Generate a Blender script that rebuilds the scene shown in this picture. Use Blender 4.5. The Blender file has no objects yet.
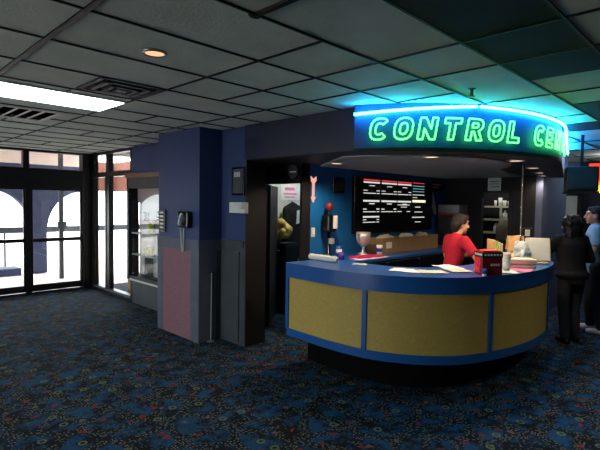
import bpy, bmesh, math, random
from mathutils import Vector, Matrix
random.seed(7)
PI = math.pi
C = bpy.context.scene.collection
def lin(c):
    return tuple(((v/255)/12.92 if v/255 <= .04045 else ((v/255+.055)/1.055)**2.4) for v in c)
# ------------------------------------------------------------------ materials
def mat(name, rgb, rough=.6, var=.12, scale=9, metal=0., spec=.4, bump=0., bscale=80):
    m = bpy.data.materials.new(name); m.use_nodes = True
    nt = m.node_tree; b = nt.nodes['Principled BSDF']
    b.inputs['Roughness'].default_value = rough; b.inputs['Metallic'].default_value = metal
    b.inputs['Specular IOR Level'].default_value = spec
    c = lin(rgb)
    tc = nt.nodes.new('ShaderNodeTexCoord')
    n = nt.nodes.new('ShaderNodeTexNoise'); n.inputs['Scale'].default_value = scale; n.inputs['Detail'].default_value = 5
    nt.links.new(tc.outputs['Object'], n.inputs['Vector'])
    r = nt.nodes.new('ShaderNodeValToRGB')
    r.color_ramp.elements[0].position = .3; r.color_ramp.elements[1].position = .7
    r.color_ramp.elements[0].color = tuple(v*(1-var) for v in c)+(1,)
    r.color_ramp.elements[1].color = tuple(min(1, v*(1+var)) for v in c)+(1,)
    nt.links.new(n.outputs['Fac'], r.inputs['Fac']); nt.links.new(r.outputs['Color'], b.inputs['Base Color'])
    if bump:
        n2 = nt.nodes.new('ShaderNodeTexNoise'); n2.inputs['Scale'].default_value = bscale; n2.inputs['Detail'].default_value = 3
        nt.links.new(tc.outputs['Object'], n2.inputs['Vector'])
        bp = nt.nodes.new('ShaderNodeBump'); bp.inputs['Strength'].default_value = bump; bp.inputs['Distance'].default_value = .01
        nt.links.new(n2.outputs['Fac'], bp.inputs['Height']); nt.links.new(bp.outputs['Normal'], b.inputs['Normal'])
    return m
def emis(name, col, s):
    m = bpy.data.materials.new(name); m.use_nodes = True; nt = m.node_tree; nt.nodes.clear()
    o = nt.nodes.new('ShaderNodeOutputMaterial'); e = nt.nodes.new('ShaderNodeEmission')
    e.inputs['Color'].default_value = tuple(col)+(1,); e.inputs['Strength'].default_value = s
    nt.links.new(e.outputs[0], o.inputs[0]); return m
def glassmat(name, tint=(1, 1, 1), refl=.06):
    m = bpy.data.materials.new(name); m.use_nodes = True; nt = m.node_tree; nt.nodes.clear()
    o = nt.nodes.new('ShaderNodeOutputMaterial'); t = nt.nodes.new('ShaderNodeBsdfTransparent'); g = nt.nodes.new('ShaderNodeBsdfGlossy')
    t.inputs[0].default_value = tuple(tint)+(1,); g.inputs['Roughness'].default_value = .02
    mx = nt.nodes.new('ShaderNodeMixShader'); mx.inputs[0].default_value = refl
    nt.links.new(t.outputs[0], mx.inputs[1]); nt.links.new(g.outputs[0], mx.inputs[2]); nt.links.new(mx.outputs[0], o.inputs[0]); return m
M = {}
M['blue'] = mat('painted_blue_wall', (38, 58, 100), .55, .1, 3, bump=.15, bscale=120)
M['blue_booth'] = mat('bright_blue_wall', (14, 96, 158), .55, .08, 4, bump=.1)
M['soffit'] = mat('blue_soffit', (26, 70, 124), .5, .08, 3)
M['navy'] = mat('navy_header', (14, 25, 52), .5, .1, 3, bump=.1)
M['grey'] = mat('grey_wainscot', (74, 82, 98), .6, .12, 6)
M['greydk'] = mat('grey_panel', (54, 60, 66), .6, .15, 5)
M['mauve'] = mat('mauve_panel', (124, 88, 98), .8, .12, 30, bump=.3, bscale=200)
M['black'] = mat('black_paint', (14, 14, 16), .55, .2, 6)
M['void'] = mat('duct_black', (5, 5, 5), 1., .1, 6, spec=0.)
M['blackgloss'] = mat('black_gloss', (10, 10, 12), .25, .2, 6)
M['darkwall'] = mat('dark_wall', (26, 27, 32), .75, .2, 3)
M['frame'] = mat('dark_bronze_frame', (24, 23, 25), .4, .15, 8, metal=.3)
M['alu'] = mat('aluminium', (150, 156, 160), .35, .08, 20, metal=.8)
M['chrome'] = mat('chrome', (205, 208, 212), .14, .05, 20, metal=1)
M['grid'] = mat('ceiling_grid', (10, 11, 11), .55, .1, 8, spec=.3)
M['ctop'] = mat('blue_laminate', (27, 82, 148), .3, .12, 60)
M['yellow'] = mat('ochre_panel', (168, 146, 74), .7, .1, 40, bump=.2, bscale=150)
M['kick'] = mat('toe_kick', (7, 7, 7), .9, .2, 6, spec=.1)
M['white'] = mat('white_paper', (228, 228, 222), .8, .04, 12)
M['cream'] = mat('cream_plastic', (196, 194, 176), .5, .06, 12)
M['offwhite'] = mat('offwhite_plastic', (188, 198, 196), .5, .05, 12)
M['pink'] = mat('pink_paper', (232, 120, 160), .8, .05, 12)
M['magenta'] = mat('magenta_paper', (190, 30, 96), .7, .1, 12)
M['red'] = mat('red_card', (206, 26, 30), .5, .08, 14)
M['redcloth'] = mat('red_cotton', (168, 18, 42), .9, .12, 22, bump=.3, bscale=150)
M['dkred'] = mat('dark_red_card', (120, 22, 26), .5, .1, 14)
M['skin'] = mat('skin', (198, 152, 128), .55, .06, 12)
M['hairbrown'] = mat('dark_brown_hair', (30, 21, 18), .6, .35, 40, bump=.5, bscale=120)
M['hairblack'] = mat('black_hair', (12, 11, 12), .5, .35, 40, bump=.5, bscale=120)
M['clothblack'] = mat('black_cloth', (17, 17, 20), .9, .2, 20, bump=.3, bscale=100)
M['denimdk'] = mat('charcoal_trousers', (36, 37, 44), .9, .18, 22, bump=.3, bscale=130)
M['jeans'] = mat('dark_jeans', (32, 40, 58), .9, .18, 22, bump=.3, bscale=130)
M['ltblue'] = mat('light_blue_cotton', (128, 172, 208), .9, .08, 20, bump=.3, bscale=100)
M['shoewhite'] = mat('white_shoe', (214, 214, 214), .6, .05, 20)
M['shoeblack'] = mat('black_shoe', (16, 16, 17), .5, .1, 20)
M['eye'] = mat('eye', (20, 14, 12), .2, .1, 30)
M['lips'] = mat('lips', (160, 84, 84), .5, .06, 12)
M['card'] = mat('brown_cardboard', (146, 120, 84), .8, .1, 14)
M['tan'] = mat('tan_paper', (206, 170, 120), .8, .08, 14)
M['yellowplush'] = mat('yellow_plush', (222, 186, 96), .95, .25, 18, bump=.6, bscale=60)
M['greyplush'] = mat('grey_plush', (120, 112, 98), .95, .12, 14, bump=.6, bscale=60)
M['silver'] = mat('silver', (200, 198, 190), .35, .08, 20, metal=.55)
M['purple'] = mat('purple_plastic', (62, 50, 140), .4, .1, 14)
M['bluecup'] = mat('blue_plastic', (26, 70, 150), .4, .1, 14)
M['lime'] = mat('yellow_green_plastic', (176, 200, 40), .5, .12, 16)
M['palewall'] = mat('pale_wall', (206, 208, 196), .8, .05, 4)
M['greywall'] = mat('blue_grey_wall', (92, 104, 132), .8, .08, 4)
M['paledoor'] = mat('pale_door', (176, 184, 172), .6, .06, 4)
M['booth_ceil'] = mat('booth_ceiling', (150, 156, 150), .85, .06, 6)
M['concrete'] = mat('porch_concrete', (222, 206, 202), .85, .08, 3)
M['arcade'] = mat('slate_stucco', (60, 68, 94), .85, .08, 5)
M['porchceil'] = mat('porch_ceiling', (232, 216, 204), .8, .06, 3)
M['brick'] = mat('red_brown_fascia', (128, 84, 70), .8, .12, 14)
M['bronze'] = mat('bronze', (120, 84, 50), .4, .12, 20, metal=.7)
M['timber'] = mat('brown_timber', (112, 84, 62), .6, .15, 10)
M['ledge'] = mat('pale_ledge', (190, 190, 184), .5, .06, 10)
M['screen'] = mat('dark_screen', (48, 52, 56), .25, .1, 5)
M['glass'] = glassmat('window_glass', (.97, .99, .98))
M['caseglass'] = glassmat('case_glass', (.96, .98, .97))
m = bpy.data.materials.new('frosted_acrylic'); m.use_nodes = True; nt = m.node_tree; nt.nodes.clear()
o = nt.nodes.new('ShaderNodeOutputMaterial'); t = nt.nodes.new('ShaderNodeBsdfTranslucent'); t.inputs[0].default_value = (.17, .167, .17, 1); q = nt.nodes.new('ShaderNodeBsdfDiffuse'); q.inputs[0].default_value = (.6, .6, .6, 1)
x = nt.nodes.new('ShaderNodeAddShader'); nt.links.new(t.outputs[0], x.inputs[0]); nt.links.new(q.outputs[0], x.inputs[1]); nt.links.new(x.outputs[0], o.inputs[0]); M['frosted'] = m
M['blush'] = mat('blush_card', (196, 176, 178), .8, .05, 10)
M['troffer'] = emis('fluorescent_lens', (.90, 1., .96), 9)
M['can'] = emis('warm_lamp', (1., .52, .26), 1.3)
M['dl'] = emis('downlight_lamp', (1., .66, .45), 1.8)
M['neong'] = emis('green_neon', (.05, 1., .075), 10)
M['neonb'] = emis('blue_neon', (.02, .40, 1.), 75)
M['menuwhite'] = emis('backlit_white', (1., 1., .96), .72)
M['menured'] = emis('backlit_red', (.85, .05, .06), .9)
M['menuyel'] = emis('backlit_yellow', (1., .95, .6), 1.2)
M['menucyan'] = emis('backlit_teal', (.25, .55, .55), .7)
M['arrow'] = emis('arrow_neon', (1., .45, .34), 1.0)
M['flamered'] = emis('flame_red', (1., .05, .02), 1.6)
M['flameor'] = emis('flame_orange', (1., .22, .01), 2.2)
M['flameye'] = emis('flame_yellow', (1., .62, .05), 2.4)
# ceiling tile: mottled mineral fibre
def tilemat(name, rgb):
    m = mat(name, rgb, .9, .10, 3); nt = m.node_tree; b = nt.nodes['Principled BSDF']
    tc = nt.nodes.new('ShaderNodeTexCoord'); n = nt.nodes.new('ShaderNodeTexNoise'); n.inputs['Scale'].default_value = 70; n.inputs['Detail'].default_value = 4
    nt.links.new(tc.outputs['Object'], n.inputs['Vector'])
    bp = nt.nodes.new('ShaderNodeBump'); bp.inputs['Strength'].default_value = .35; bp.inputs['Distance'].default_value = .01
    nt.links.new(n.outputs['Fac'], bp.inputs['Height']); nt.links.new(bp.outputs['Normal'], b.inputs['Normal'])
    return m
M['tile'] = tilemat('ceiling_tile', (200, 212, 200)); M['tiledark'] = tilemat('ceiling_tile_charcoal', (26, 26, 29))
def carpet():
    m = bpy.data.materials.new('patterned_carpet'); m.use_nodes = True; nt = m.node_tree; b = nt.nodes['Principled BSDF']
    b.inputs['Roughness'].default_value = .95; b.inputs['Specular IOR Level'].default_value = .15
    L = nt.links.new; N = nt.nodes.new
    tc = N('ShaderNodeTexCoord')
    def vor(scale, feat='F1', rnd=1.):
        v = N('ShaderNodeTexVoronoi'); v.feature = feat; v.inputs['Scale'].default_value = scale; v.inputs['Randomness'].default_value = rnd
        v.voronoi_dimensions = '2D'; L(tc.outputs['Object'], v.inputs['Vector']); return v
    def lt(sock, val):
        x = N('ShaderNodeMath'); x.operation = 'LESS_THAN'; L(sock, x.inputs[0]); x.inputs[1].default_value = val; return x.outputs[0]
    def gt(sock, val):
        x = N('ShaderNodeMath'); x.operation = 'GREATER_THAN'; L(sock, x.inputs[0]); x.inputs[1].default_value = val; return x.outputs[0]
    def mul(a, c):
        x = N('ShaderNodeMath'); x.operation = 'MULTIPLY'; L(a, x.inputs[0])
        if isinstance(c, (int, float)): x.inputs[1].default_value = c
        else: L(c, x.inputs[1])
        return x.outputs[0]
    def mix(f, a, c):
        x = N('ShaderNodeMix'); x.data_type = 'RGBA'; L(f, x.inputs['Factor'])
        for s, k in ((a, 'A'), (c, 'B')):
            i = [q for q in x.inputs if q.name == k and q.type == 'RGBA'][0]
            if isinstance(s, tuple): i.default_value = s+(1,)
            else: L(s, i)
        return [q for q in x.outputs if q.type == 'RGBA'][0]
    nz = N('ShaderNodeTexNoise'); nz.inputs['Scale'].default_value = 5.5; nz.inputs['Detail'].default_value = 6; nz.inputs['Roughness'].default_value = .65
    L(tc.outputs['Object'], nz.inputs['Vector'])
    rp = N('ShaderNodeValToRGB'); rp.color_ramp.elements[0].position = .44; rp.color_ramp.elements[1].position = .56
    rp.color_ramp.elements[0].color = lin((13, 15, 19))+(1,); rp.color_ramp.elements[1].color = lin((22, 62, 94))+(1,)
    L(nz.outputs['Fac'], rp.inputs['Fac']); base = rp.outputs['Color']
    # black speckled lanes between the blue patches
    ve = vor(3.4, 'DISTANCE_TO_EDGE'); lane = lt(ve.outputs['Distance'], .13)
    base = mix(mul(lane, .8), base, lin((11, 12, 15)))
    vd = vor(46.); dot = mul(lt(vd.outputs['Distance'], .30), lane)
    sp = N('ShaderNodeSeparateColor'); L(vd.outputs['Color'], sp.inputs[0]); dot = mul(dot, gt(sp.outputs[0], .45))
    base = mix(dot, base, lin((104, 100, 84)))
    vd2 = vor(30.); s2 = N('ShaderNodeSeparateColor'); L(vd2.outputs['Color'], s2.inputs[0])
    base = mix(mul(lt(vd2.outputs['Distance'], .22), gt(s2.outputs[1], .7)), base, lin((46, 84, 92)))
    # motifs: red stars, yellow-green rings, tan blooms
    vm = vor(5.2); sm = N('ShaderNodeSeparateColor'); L(vm.outputs['Color'], sm.inputs[0])
    nz2 = N('ShaderNodeTexNoise'); nz2.inputs['Scale'].default_value = 34; L(tc.outputs['Object'], nz2.inputs['Vector'])
    ad = N('ShaderNodeMath'); ad.operation = 'MULTIPLY_ADD'; L(nz2.outputs['Fac'], ad.inputs[0]); ad.inputs[1].default_value = .5; L(vm.outputs['Distance'], ad.inputs[2])
    base = mix(mul(lt(ad.outputs[0], .37), gt(sm.outputs[0], .72)), base, lin((112, 40, 44)))
    ring = mul(lt(vm.outputs['Distance'], .17), gt(vm.outputs['Distance'], .09))
    base = mix(mul(ring, mul(lt(sm.outputs[0], .42), gt(sm.outputs[0], .24))), base, lin((88, 102, 70)))
    base = mix(mul(lt(ad.outputs[0], .35), lt(sm.outputs[0], .14)), base, lin((100, 80, 76)))
    L(base, b.inputs['Base Color'])
    nb = N('ShaderNodeTexNoise'); nb.inputs['Scale'].default_value = 260; L(tc.outputs['Object'], nb.inputs['Vector'])
    bp = N('ShaderNodeBump'); bp.inputs['Strength'].default_value = .5; bp.inputs['Distance'].default_value = .004
    L(nb.outputs['Fac'], bp.inputs['Height']); L(bp.outputs['Normal'], b.inputs['Normal'])
    return m
M['carpet'] = carpet()
# ------------------------------------------------------------------ mesh helpers
class MB:
    def __init__(s): s.bm = bmesh.new()
    def box(s, x0, y0, z0, x1, y1, z1, bev=0.):
        vs = [s.bm.verts.new(p) for p in ((x0,y0,z0),(x1,y0,z0),(x1,y1,z0),(x0,y1,z0),(x0,y0,z1),(x1,y0,z1),(x1,y1,z1),(x0,y1,z1))]
        fs = [s.bm.faces.new([vs[i] for i in f]) for f in ((3,2,1,0),(4,5,6,7),(0,1,5,4),(1,2,6,5),(2,3,7,6),(3,0,4,7))]
        if bev:
            es = list({e for f in fs for e in f.edges}); bmesh.ops.bevel(s.bm, geom=es, offset=bev, segments=2, affect='EDGES', profile=.5)
        return s
    def prism(s, pts, z0, z1, inv=False):
        n = len(pts); a = [s.bm.verts.new((p[0], p[1], z0)) for p in pts]; b = [s.bm.verts.new((p[0], p[1], z1)) for p in pts]
        s.bm.faces.new(a[::-1]); s.bm.faces.new(b)
        for i in range(n): s.bm.faces.new((a[i], a[(i+1) % n], b[(i+1) % n], b[i]))
        return s
    def extr(s, pts, d):
        """a flat polygon of 3D points thickened along vector d"""
        d = Vector(d); n = len(pts); a = [s.bm.verts.new(p) for p in pts]; b = [s.bm.verts.new(Vector(p)+d) for p in pts]
        s.bm.faces.new(a[::-1]); s.bm.faces.new(b)
        for i in range(n): s.bm.faces.new((a[i], a[(i+1) % n], b[(i+1) % n], b[i]))
        return s
    def band(s, outer, inner, z0, z1):
        """closed wall strip between two equally sampled plan paths"""
        n = len(outer); V = lambda p, z: s.bm.verts.new((p[0], p[1], z))
        o0 = [V(p, z0) for p in outer]; o1 = [V(p, z1) for p in outer]; i0 = [V(p, z0) for p in inner]; i1 = [V(p, z1) for p in inner]
        F = s.bm.faces.new
        for k in range(n-1):
            F((o0[k], o0[k+1], o1[k+1], o1[k])); F((i0[k+1], i0[k], i1[k], i1[k+1]))
            F((o1[k], o1[k+1], i1[k+1], i1[k])); F((o0[k+1], o0[k], i0[k], i0[k+1]))
        F((o0[0], o1[0], i1[0], i0[0])); F((o0[-1], i0[-1], i1[-1], o1[-1]))
        return s
    def tube(s, pts, r, n=8, closed=False):
        pts = [Vector(p) for p in pts]; m = len(pts); rings = []
        t0 = (pts[1]-pts[0]).normalized(); up = Vector((0, 0, 1)) if abs(t0.z) < .9 else Vector((1, 0, 0)); nx = t0.cross(up).normalized()
        for i, p in enumerate(pts):
            if closed: t = (pts[(i+1) % m]-pts[i-1])
            else: t = pts[min(i+1, m-1)]-pts[max(i-1, 0)]
            t = t.normalized() if t.length > 1e-9 else t0
            nx = (nx-t*nx.dot(t)); nx = nx.normalized() if nx.length > 1e-6 else t.orthogonal().normalized()
            ny = t.cross(nx); rr = r[i] if isinstance(r, (list, tuple)) else r
            rings.append([s.bm.verts.new(p+(nx*math.cos(2*PI*k/n)+ny*math.sin(2*PI*k/n))*rr) for k in range(n)])
        for i in range(m if closed else m-1):
            a, b = rings[i], rings[(i+1) % m]
            for k in range(n): s.bm.faces.new((a[k], a[(k+1) % n], b[(k+1) % n], b[k]))
        if not closed: s.bm.faces.new(rings[0][::-1]); s.bm.faces.new(rings[-1])
        return s
    def lathe(s, prof, c=(0, 0, 0), n=20):
        rings = [[s.bm.verts.new((c[0]+r*math.cos(2*PI*k/n), c[1]+r*math.sin(2*PI*k/n), c[2]+z)) for k in range(n)] for r, z in prof]
        for a, b in zip(rings, rings[1:]):
            for k in range(n): s.bm.faces.new((a[k], a[(k+1) % n], b[(k+1) % n], b[k]))
        s.bm.faces.new(rings[0][::-1]); s.bm.faces.new(rings[-1]); return s
    def ball(s, c, r, rot=None, u=14, v=10):
        r = (r, r, r) if isinstance(r, (int, float)) else r
        mt = Matrix.Translation(c) @ (rot.to_4x4() if rot else Matrix()) @ Matrix.Diagonal((*r, 1))
        bmesh.ops.create_uvsphere(s.bm, u_segments=u, v_segments=v, radius=1, matrix=mt); return s
    def cap(s, a, b, ra, rb, ends=True, n=14):
        a, b = Vector(a), Vector(b); s.tube([a, b], [ra, rb], n)
        if ends: s.ball(a, ra); s.ball(b, rb)
        return s
    def xf(s, mt): bmesh.ops.transform(s.bm, matrix=mt, verts=s.bm.verts[:]); return s
    def build(s, name, m, parent=None, smooth=False, loc=None, rot=None, mods=()):
        bmesh.ops.recalc_face_normals(s.bm, faces=s.bm.faces[:])
        me = bpy.data.meshes.new(name); s.bm.to_mesh(me); s.bm.free()
        for x in (m if isinstance(m, (list, tuple)) else [m]): me.materials.append(M[x] if isinstance(x, str) else x)
        if smooth:
            for p in me.polygons: p.use_smooth = True
        o = bpy.data.objects.new(name, me); C.objects.link(o)
        if parent: o.parent = parent
        if loc: o.location = loc
        if rot: o.rotation_euler = rot
        return o
def tag(o, label, cat, group=None, kind=None):
    o['label'] = label; o['category'] = cat
    if group: o['group'] = group
    if kind: o['kind'] = kind
    return o
def thing(name, label, cat, loc=(0, 0, 0), rz=0., group=None):
    o = bpy.data.objects.new(name, None); o.empty_display_size = .1; C.objects.link(o)
    o.location = loc; o.rotation_euler = (0, 0, rz); return tag(o, label, cat, group)
def struct(o, label=None):
    o['kind'] = 'structure'
    if label: o['label'] = label
    return o
def wrap(o, vox, smooth=4):
    """fuse overlapping shells into one continuous surface"""
    r = o.modifiers.new('r', 'REMESH'); r.mode = 'VOXEL'; r.voxel_size = vox; r.use_smooth_shade = True
    s = o.modifiers.new('s', 'SMOOTH'); s.factor = .5; s.iterations = smooth
    dg = bpy.context.evaluated_depsgraph_get(); dg.update()
    me = bpy.data.meshes.new_from_object(o.evaluated_get(dg)); o.modifiers.clear()
    for p in me.polygons: p.use_smooth = True
    o.data = me; return o
H = 1.75; CZ = 2.65; SZ = 2.25          # eye, ceiling, soffit underside
# ------------------------------------------------------------------ camera
f, yaw, pit, roll = 462.66, math.radians(44.588), math.radians(2.737), math.radians(.897)
fw = Vector((math.cos(yaw)*math.cos(pit), math.sin(yaw)*math.cos(pit), -math.sin(pit)))
r0 = Vector((math.sin(yaw), -math.cos(yaw), 0)); u0 = r0.cross(fw)
rr = r0*math.cos(roll)+u0*math.sin(roll); uu = -r0*math.sin(roll)+u0*math.cos(roll)
cd = bpy.data.cameras.new('camera'); cam = bpy.data.objects.new('camera', cd); C.objects.link(cam)
cd.sensor_width = 36; cd.lens = f/600*36; cd.clip_start = .05; cd.clip_end = 300
cam.matrix_world = Matrix(((rr.x, uu.x, -fw.x, 0), (rr.y, uu.y, -fw.y, 0), (rr.z, uu.z, -fw.z, H), (0, 0, 0, 1)))
bpy.context.scene.camera = cam
# ------------------------------------------------------------------ plan curves
def resample(P, step):
    P = [Vector((p[0], p[1])) for p in P]; out = [P[0]]; acc = 0
    for a, b in zip(P, P[1:]):
        d = (b-a).length; n = max(1, int(d/step)); out += [a.lerp(b, (k+1)/n) for k in range(n)]
    return out
def catmull(P, n=10):
    P = [Vector(p) for p in P]; Q = [P[0]*2-P[1]]+P+[P[-1]*2-P[-2]]; out = []
    for i in range(1, len(Q)-2):
        for k in range(n):
            t = k/n; a, b, c, d = Q[i-1:i+3]
            out.append(.5*((2*b)+(c-a)*t+(2*a-5*b+4*c-d)*t*t+(3*b-a-3*c+d)*t**3))
    return out+[P[-1]]
def offset(P, d):
    out = []
    for i, p in enumerate(P):
        t = (P[min(i+1, len(P)-1)]-P[max(i-1, 0)]).normalized(); out.append(p+Vector((-t.y, t.x))*d)
    return out            # left of travel = towards the inside of the booth
SC = Vector((5.1, 3.33)); SR = 1.85
arc = [SC+Vector((math.cos(math.radians(a)), math.sin(math.radians(a))))*SR for a in [-158.5+i*(82.7/46) for i in range(47)]]
tail = [arc[-1]+Vector((.9694, .2454))*(k*.2) for k in range(1, 15)]
SP = arc+tail
class Path:
    def __init__(s, P):
        s.P = P; s.L = [0]
        for a, b in zip(P, P[1:]): s.L.append(s.L[-1]+(b-a).length)
    def at(s, d):
        d = max(0, min(d, s.L[-1]-1e-6)); i = max(k for k in range(len(s.L)-1) if s.L[k] <= d)
        t = (s.P[i+1]-s.P[i]).normalized(); return s.P[i]+t*(d-s.L[i]), t, Vector((t.y, -t.x))      # point, tangent, outward
sp = Path(SP)
# ------------------------------------------------------------------ room shell
struct(MB().box(-4, -4, -.1, 13.5, 9.5, 0).build('floor', 'carpet'))
# suspended ceiling: tiles and T-bars, charcoal tiles set in among the pale ones
XG = [1.93+.53*k for k in range(-11, 22)]; YG = [-3.85+.5555*k for k in range(25)]
YG = [y-.0 for y in [ .05+.56*k+.56*0 for k in range(-7, 1)]]+[.69, 1.20, 1.745, 2.295, 2.87, 3.44]+[3.44+.56*k for k in range(1, 12)]
c = MB(); c.box(-4, -4, CZ, 13.5, 9.5, CZ+.12); ceil = c.build('ceiling', 'tile'); struct(ceil)
dk = MB()
for (x0, x1, y0, y1) in ((1.93-.53*3, 3.52, .69, 1.20), (4.58, 6.17, .69, 1.20), (3.52, 4.58, .05, .69), (6.17, 8.8, .05, 1.2), (5.64, 6.17, 1.2, 1.745)):
    dk.box(x0, y0, CZ-.006, x1, y1, CZ)
struct(dk.build('ceiling_charcoal_tiles', 'tiledark'))
g = MB()
for i, y in enumerate(YG): g.box(-4, y-.007, CZ-.009, 13.4, y+.007, CZ)
for i, x in enumerate(XG):
    k = round((x-1.93)/.53)
    w = .016 if k == -2 else .007
    for j in range(len(YG)-1):
        if k % 2 and (j*7+k) % 3 != 1 and not (YG[j] < 2.9 and k == 1): continue            # half of the bays hold full-length tiles
        if k == -1 and YG[j] < 3.4: continue
        if k == 0 and YG[j] < 1.7 and YG[j] > .6: continue
        g.box(x-w, YG[j], CZ-.009, x+w, YG[j+1], CZ)
struct(g.build('trim_1', 'grid'), 'thin dark T-bar grid of the suspended ceiling')
W = .15
wl = MB(); wl.box(-4.15, -4, 0, -4, 9.5, .4); wl.box(-4.15, -4, 2.3, -4, 9.5, CZ); wl.box(-4.15, -4, .4, -4, -3.2, 2.3); wl.box(-4.15, 7.6, .4, -4, 9.5, 2.3)
wl.box(-4.15, -4, .4, -4, 2.22, 2.3); wl.box(-4.15, 4.8, .4, -4, 4.92, 2.3)
struct(wl.build('wall_left', 'blue'))
for i, (y0, y1) in enumerate(((2.22, 4.8), (4.92, 7.6))): struct(MB().box(-4.08, y0, .4, -4.07, y1, 2.3).build('window_%d' % (11+i), 'glass'))  # unseen windows, added to bring daylight onto the counter front and ceiling
struct(MB().box(-4, -4.15, 0, 13.5, -4, CZ).build('wall_rear', 'darkwall'))
struct(MB().box(13.5, -4, 0, 13.65, 9.5, CZ).build('wall_right', 'darkwall'))
# --- entrance front (glass doors, header, transom)
DY = 9.42
b = MB().box(-4, DY, 0, .62, DY+.2, CZ); struct(b.build('wall_entrance', 'blue'))
fr = MB()
fr.box(.62, DY-.02, 1.94, 3.72, DY+.12, 2.31); fr.box(.62, DY-.02, 2.61, 3.72, DY+.12, CZ)
fr.box(3.46, DY-.05, 0, 3.72, DY+.14, CZ); fr.box(.62, DY-.02, 0, .7, DY+.12, CZ)
for x in (1.53, 2.49): fr.box(x-.05, DY-.02, 2.3, x+.05, DY+.1, 2.62)
for x in (1.53, 2.515): fr.box(x-.045, DY-.02, 0, x+.045, DY+.1, 1.95)
fr.box(.7, DY-.01, 0, 3.46, DY+.1, .03)
struct(fr.build('trim_2', 'frame'), 'dark metal frame of the entrance doors')
for i, (x0, x1) in enumerate(((2.56, 3.46), (1.575, 2.47), (.7, 1.485))):
    m = MB()
    m.box(x0, DY, .04, x0+.03, DY+.05, 1.94).box(x1-.03, DY, .04, x1, DY+.05, 1.94).box(x0, DY, .04, x1, DY+.05, .16).box(x0, DY, 1.91, x1, DY+.05, 1.94)
    m.box(x0+.02, DY-.03, .955, x1-.02, DY+.05, 1.02)
    d = struct(m.build('door_%d' % (i+1), 'frame'))
    MB().box(x0+.03, DY+.02, .16, x1-.03, DY+.03, 1.91).build('door_glass', 'glass', d)
for i, (x0, x1) in enumerate(((2.54, 3.46), (1.58, 2.44), (.7, 1.48))):
    struct(MB().box(x0, DY+.03, 2.31, x1, DY+.04, 2.61).build('window_%d' % (i+1), 'glass'))
# --- side glazing beside the doors
GX = 3.66; fr = MB()
fr.box(GX-.05, 7.62, 0, GX+.06, DY-.04, .09); fr.box(GX-.05, 7.62, 2.18, GX+.06, DY-.04, 2.27); fr.box(GX-.05, 7.62, 2.6, GX+.06, DY-.04, CZ)
fr.box(GX-.05, 7.56, 0, GX+.06, 7.66, CZ)
fr.box(GX-.04, 8.55, 0, GX+.05, 8.68, CZ); fr.box(GX-.04, 9.24, 0, GX+.05, 9.36, CZ)
struct(fr.build('trim_3', 'frame'), 'dark frame of the side windows next to the doors')
struct(MB().box(GX-.055, 8.68, .09, GX-.03, 8.70, 2.2).box(GX-.055, 7.66, .05, GX-.04, 9.24, .075).build('trim_4', 'alu'), 'bright aluminium beading of the side windows')
k = 4
for (y0, y1) in ((8.68, 9.24), (7.66, 8.55)):
    for (z0, z1) in ((.09, 2.18), (2.27, 2.6)):
        struct(MB().box(GX, y0, z0, GX+.01, y1, z1).build('window_%d' % k, 'glass')); k += 1
# --- wall round the display window, its grey dado and pale sill
struct(MB().box(3.6, 5.6, 0, 3.75, 7.56, .40).build('wall_dado', 'greydk'))
struct(MB().box(3.6, 5.6, 2.2, 3.75, 7.56, CZ).build('wall_front', 'blue'))
struct(MB().box(3.54, 5.8, .40, 3.78, 7.6, .43).build('trim_5', 'ledge'), 'pale sill under the display window')
struct(MB().box(3.5, 5.8, 2.12, 3.76, 7.62, 2.2, .006).build('trim_6', 'timber'), 'brown timber ledge over the display window')
struct(MB().box(3.6, 5.6, .43, 3.8, 5.7, 2.12).build('wall_return', 'black'))
# --- the blue column: painted above a grey rail, mauve panel in the dado
struct(MB().box(3.15, 4.83, 1.2, 3.58, 5.82, CZ).build('wall_column', 'blue'))
struct(MB().box(3.15, 4.83, 0, 3.58, 5.82, 1.2).build('wall_column_dado', 'grey'))
t = MB(); t.box(3.135, 4.815, 1.135, 3.6, 5.835, 1.27); t.box(3.138, 4.818, 0, 3.4, 5.0, 1.14); t.box(3.138, 5.70, 0, 3.4, 5.832, 1.14)
struct(t.build('trim_7', 'grey'), 'grey dado rail and stiles round the mauve panel')
struct(MB().box(3.141, 5.0, 0, 3.15, 5.70, 1.14).build('trim_8', 'mauve'), 'mauve panel in the column dado')
struct(MB().box(3.16, 4.822, 0, 3.56, 4.832, 1.2).build('trim_9', 'greydk'))
# --- wall stub with the certificate, dado below
struct(MB().box(3.48, 4.33, 1.28, 3.78, 4.84, CZ).build('wall_stub', 'blue'))
struct(MB().box(3.47, 4.335, 0, 3.78, 4.83, 1.28).build('wall_stub_dado', 'greydk'))
struct(MB().box(3.455, 4.44, .05, 3.47, 4.80, 1.14).box(3.455, 4.36, 1.2, 3.47, 4.82, 1.28).build('trim_10', 'greydk'), 'grey dado panel and rail of the wall stub')
struct(MB().box(3.47, 4.318, 0, 3.785, 4.334, SZ).build('trim_11', 'black'), 'black jamb of the passage opening')
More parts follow.
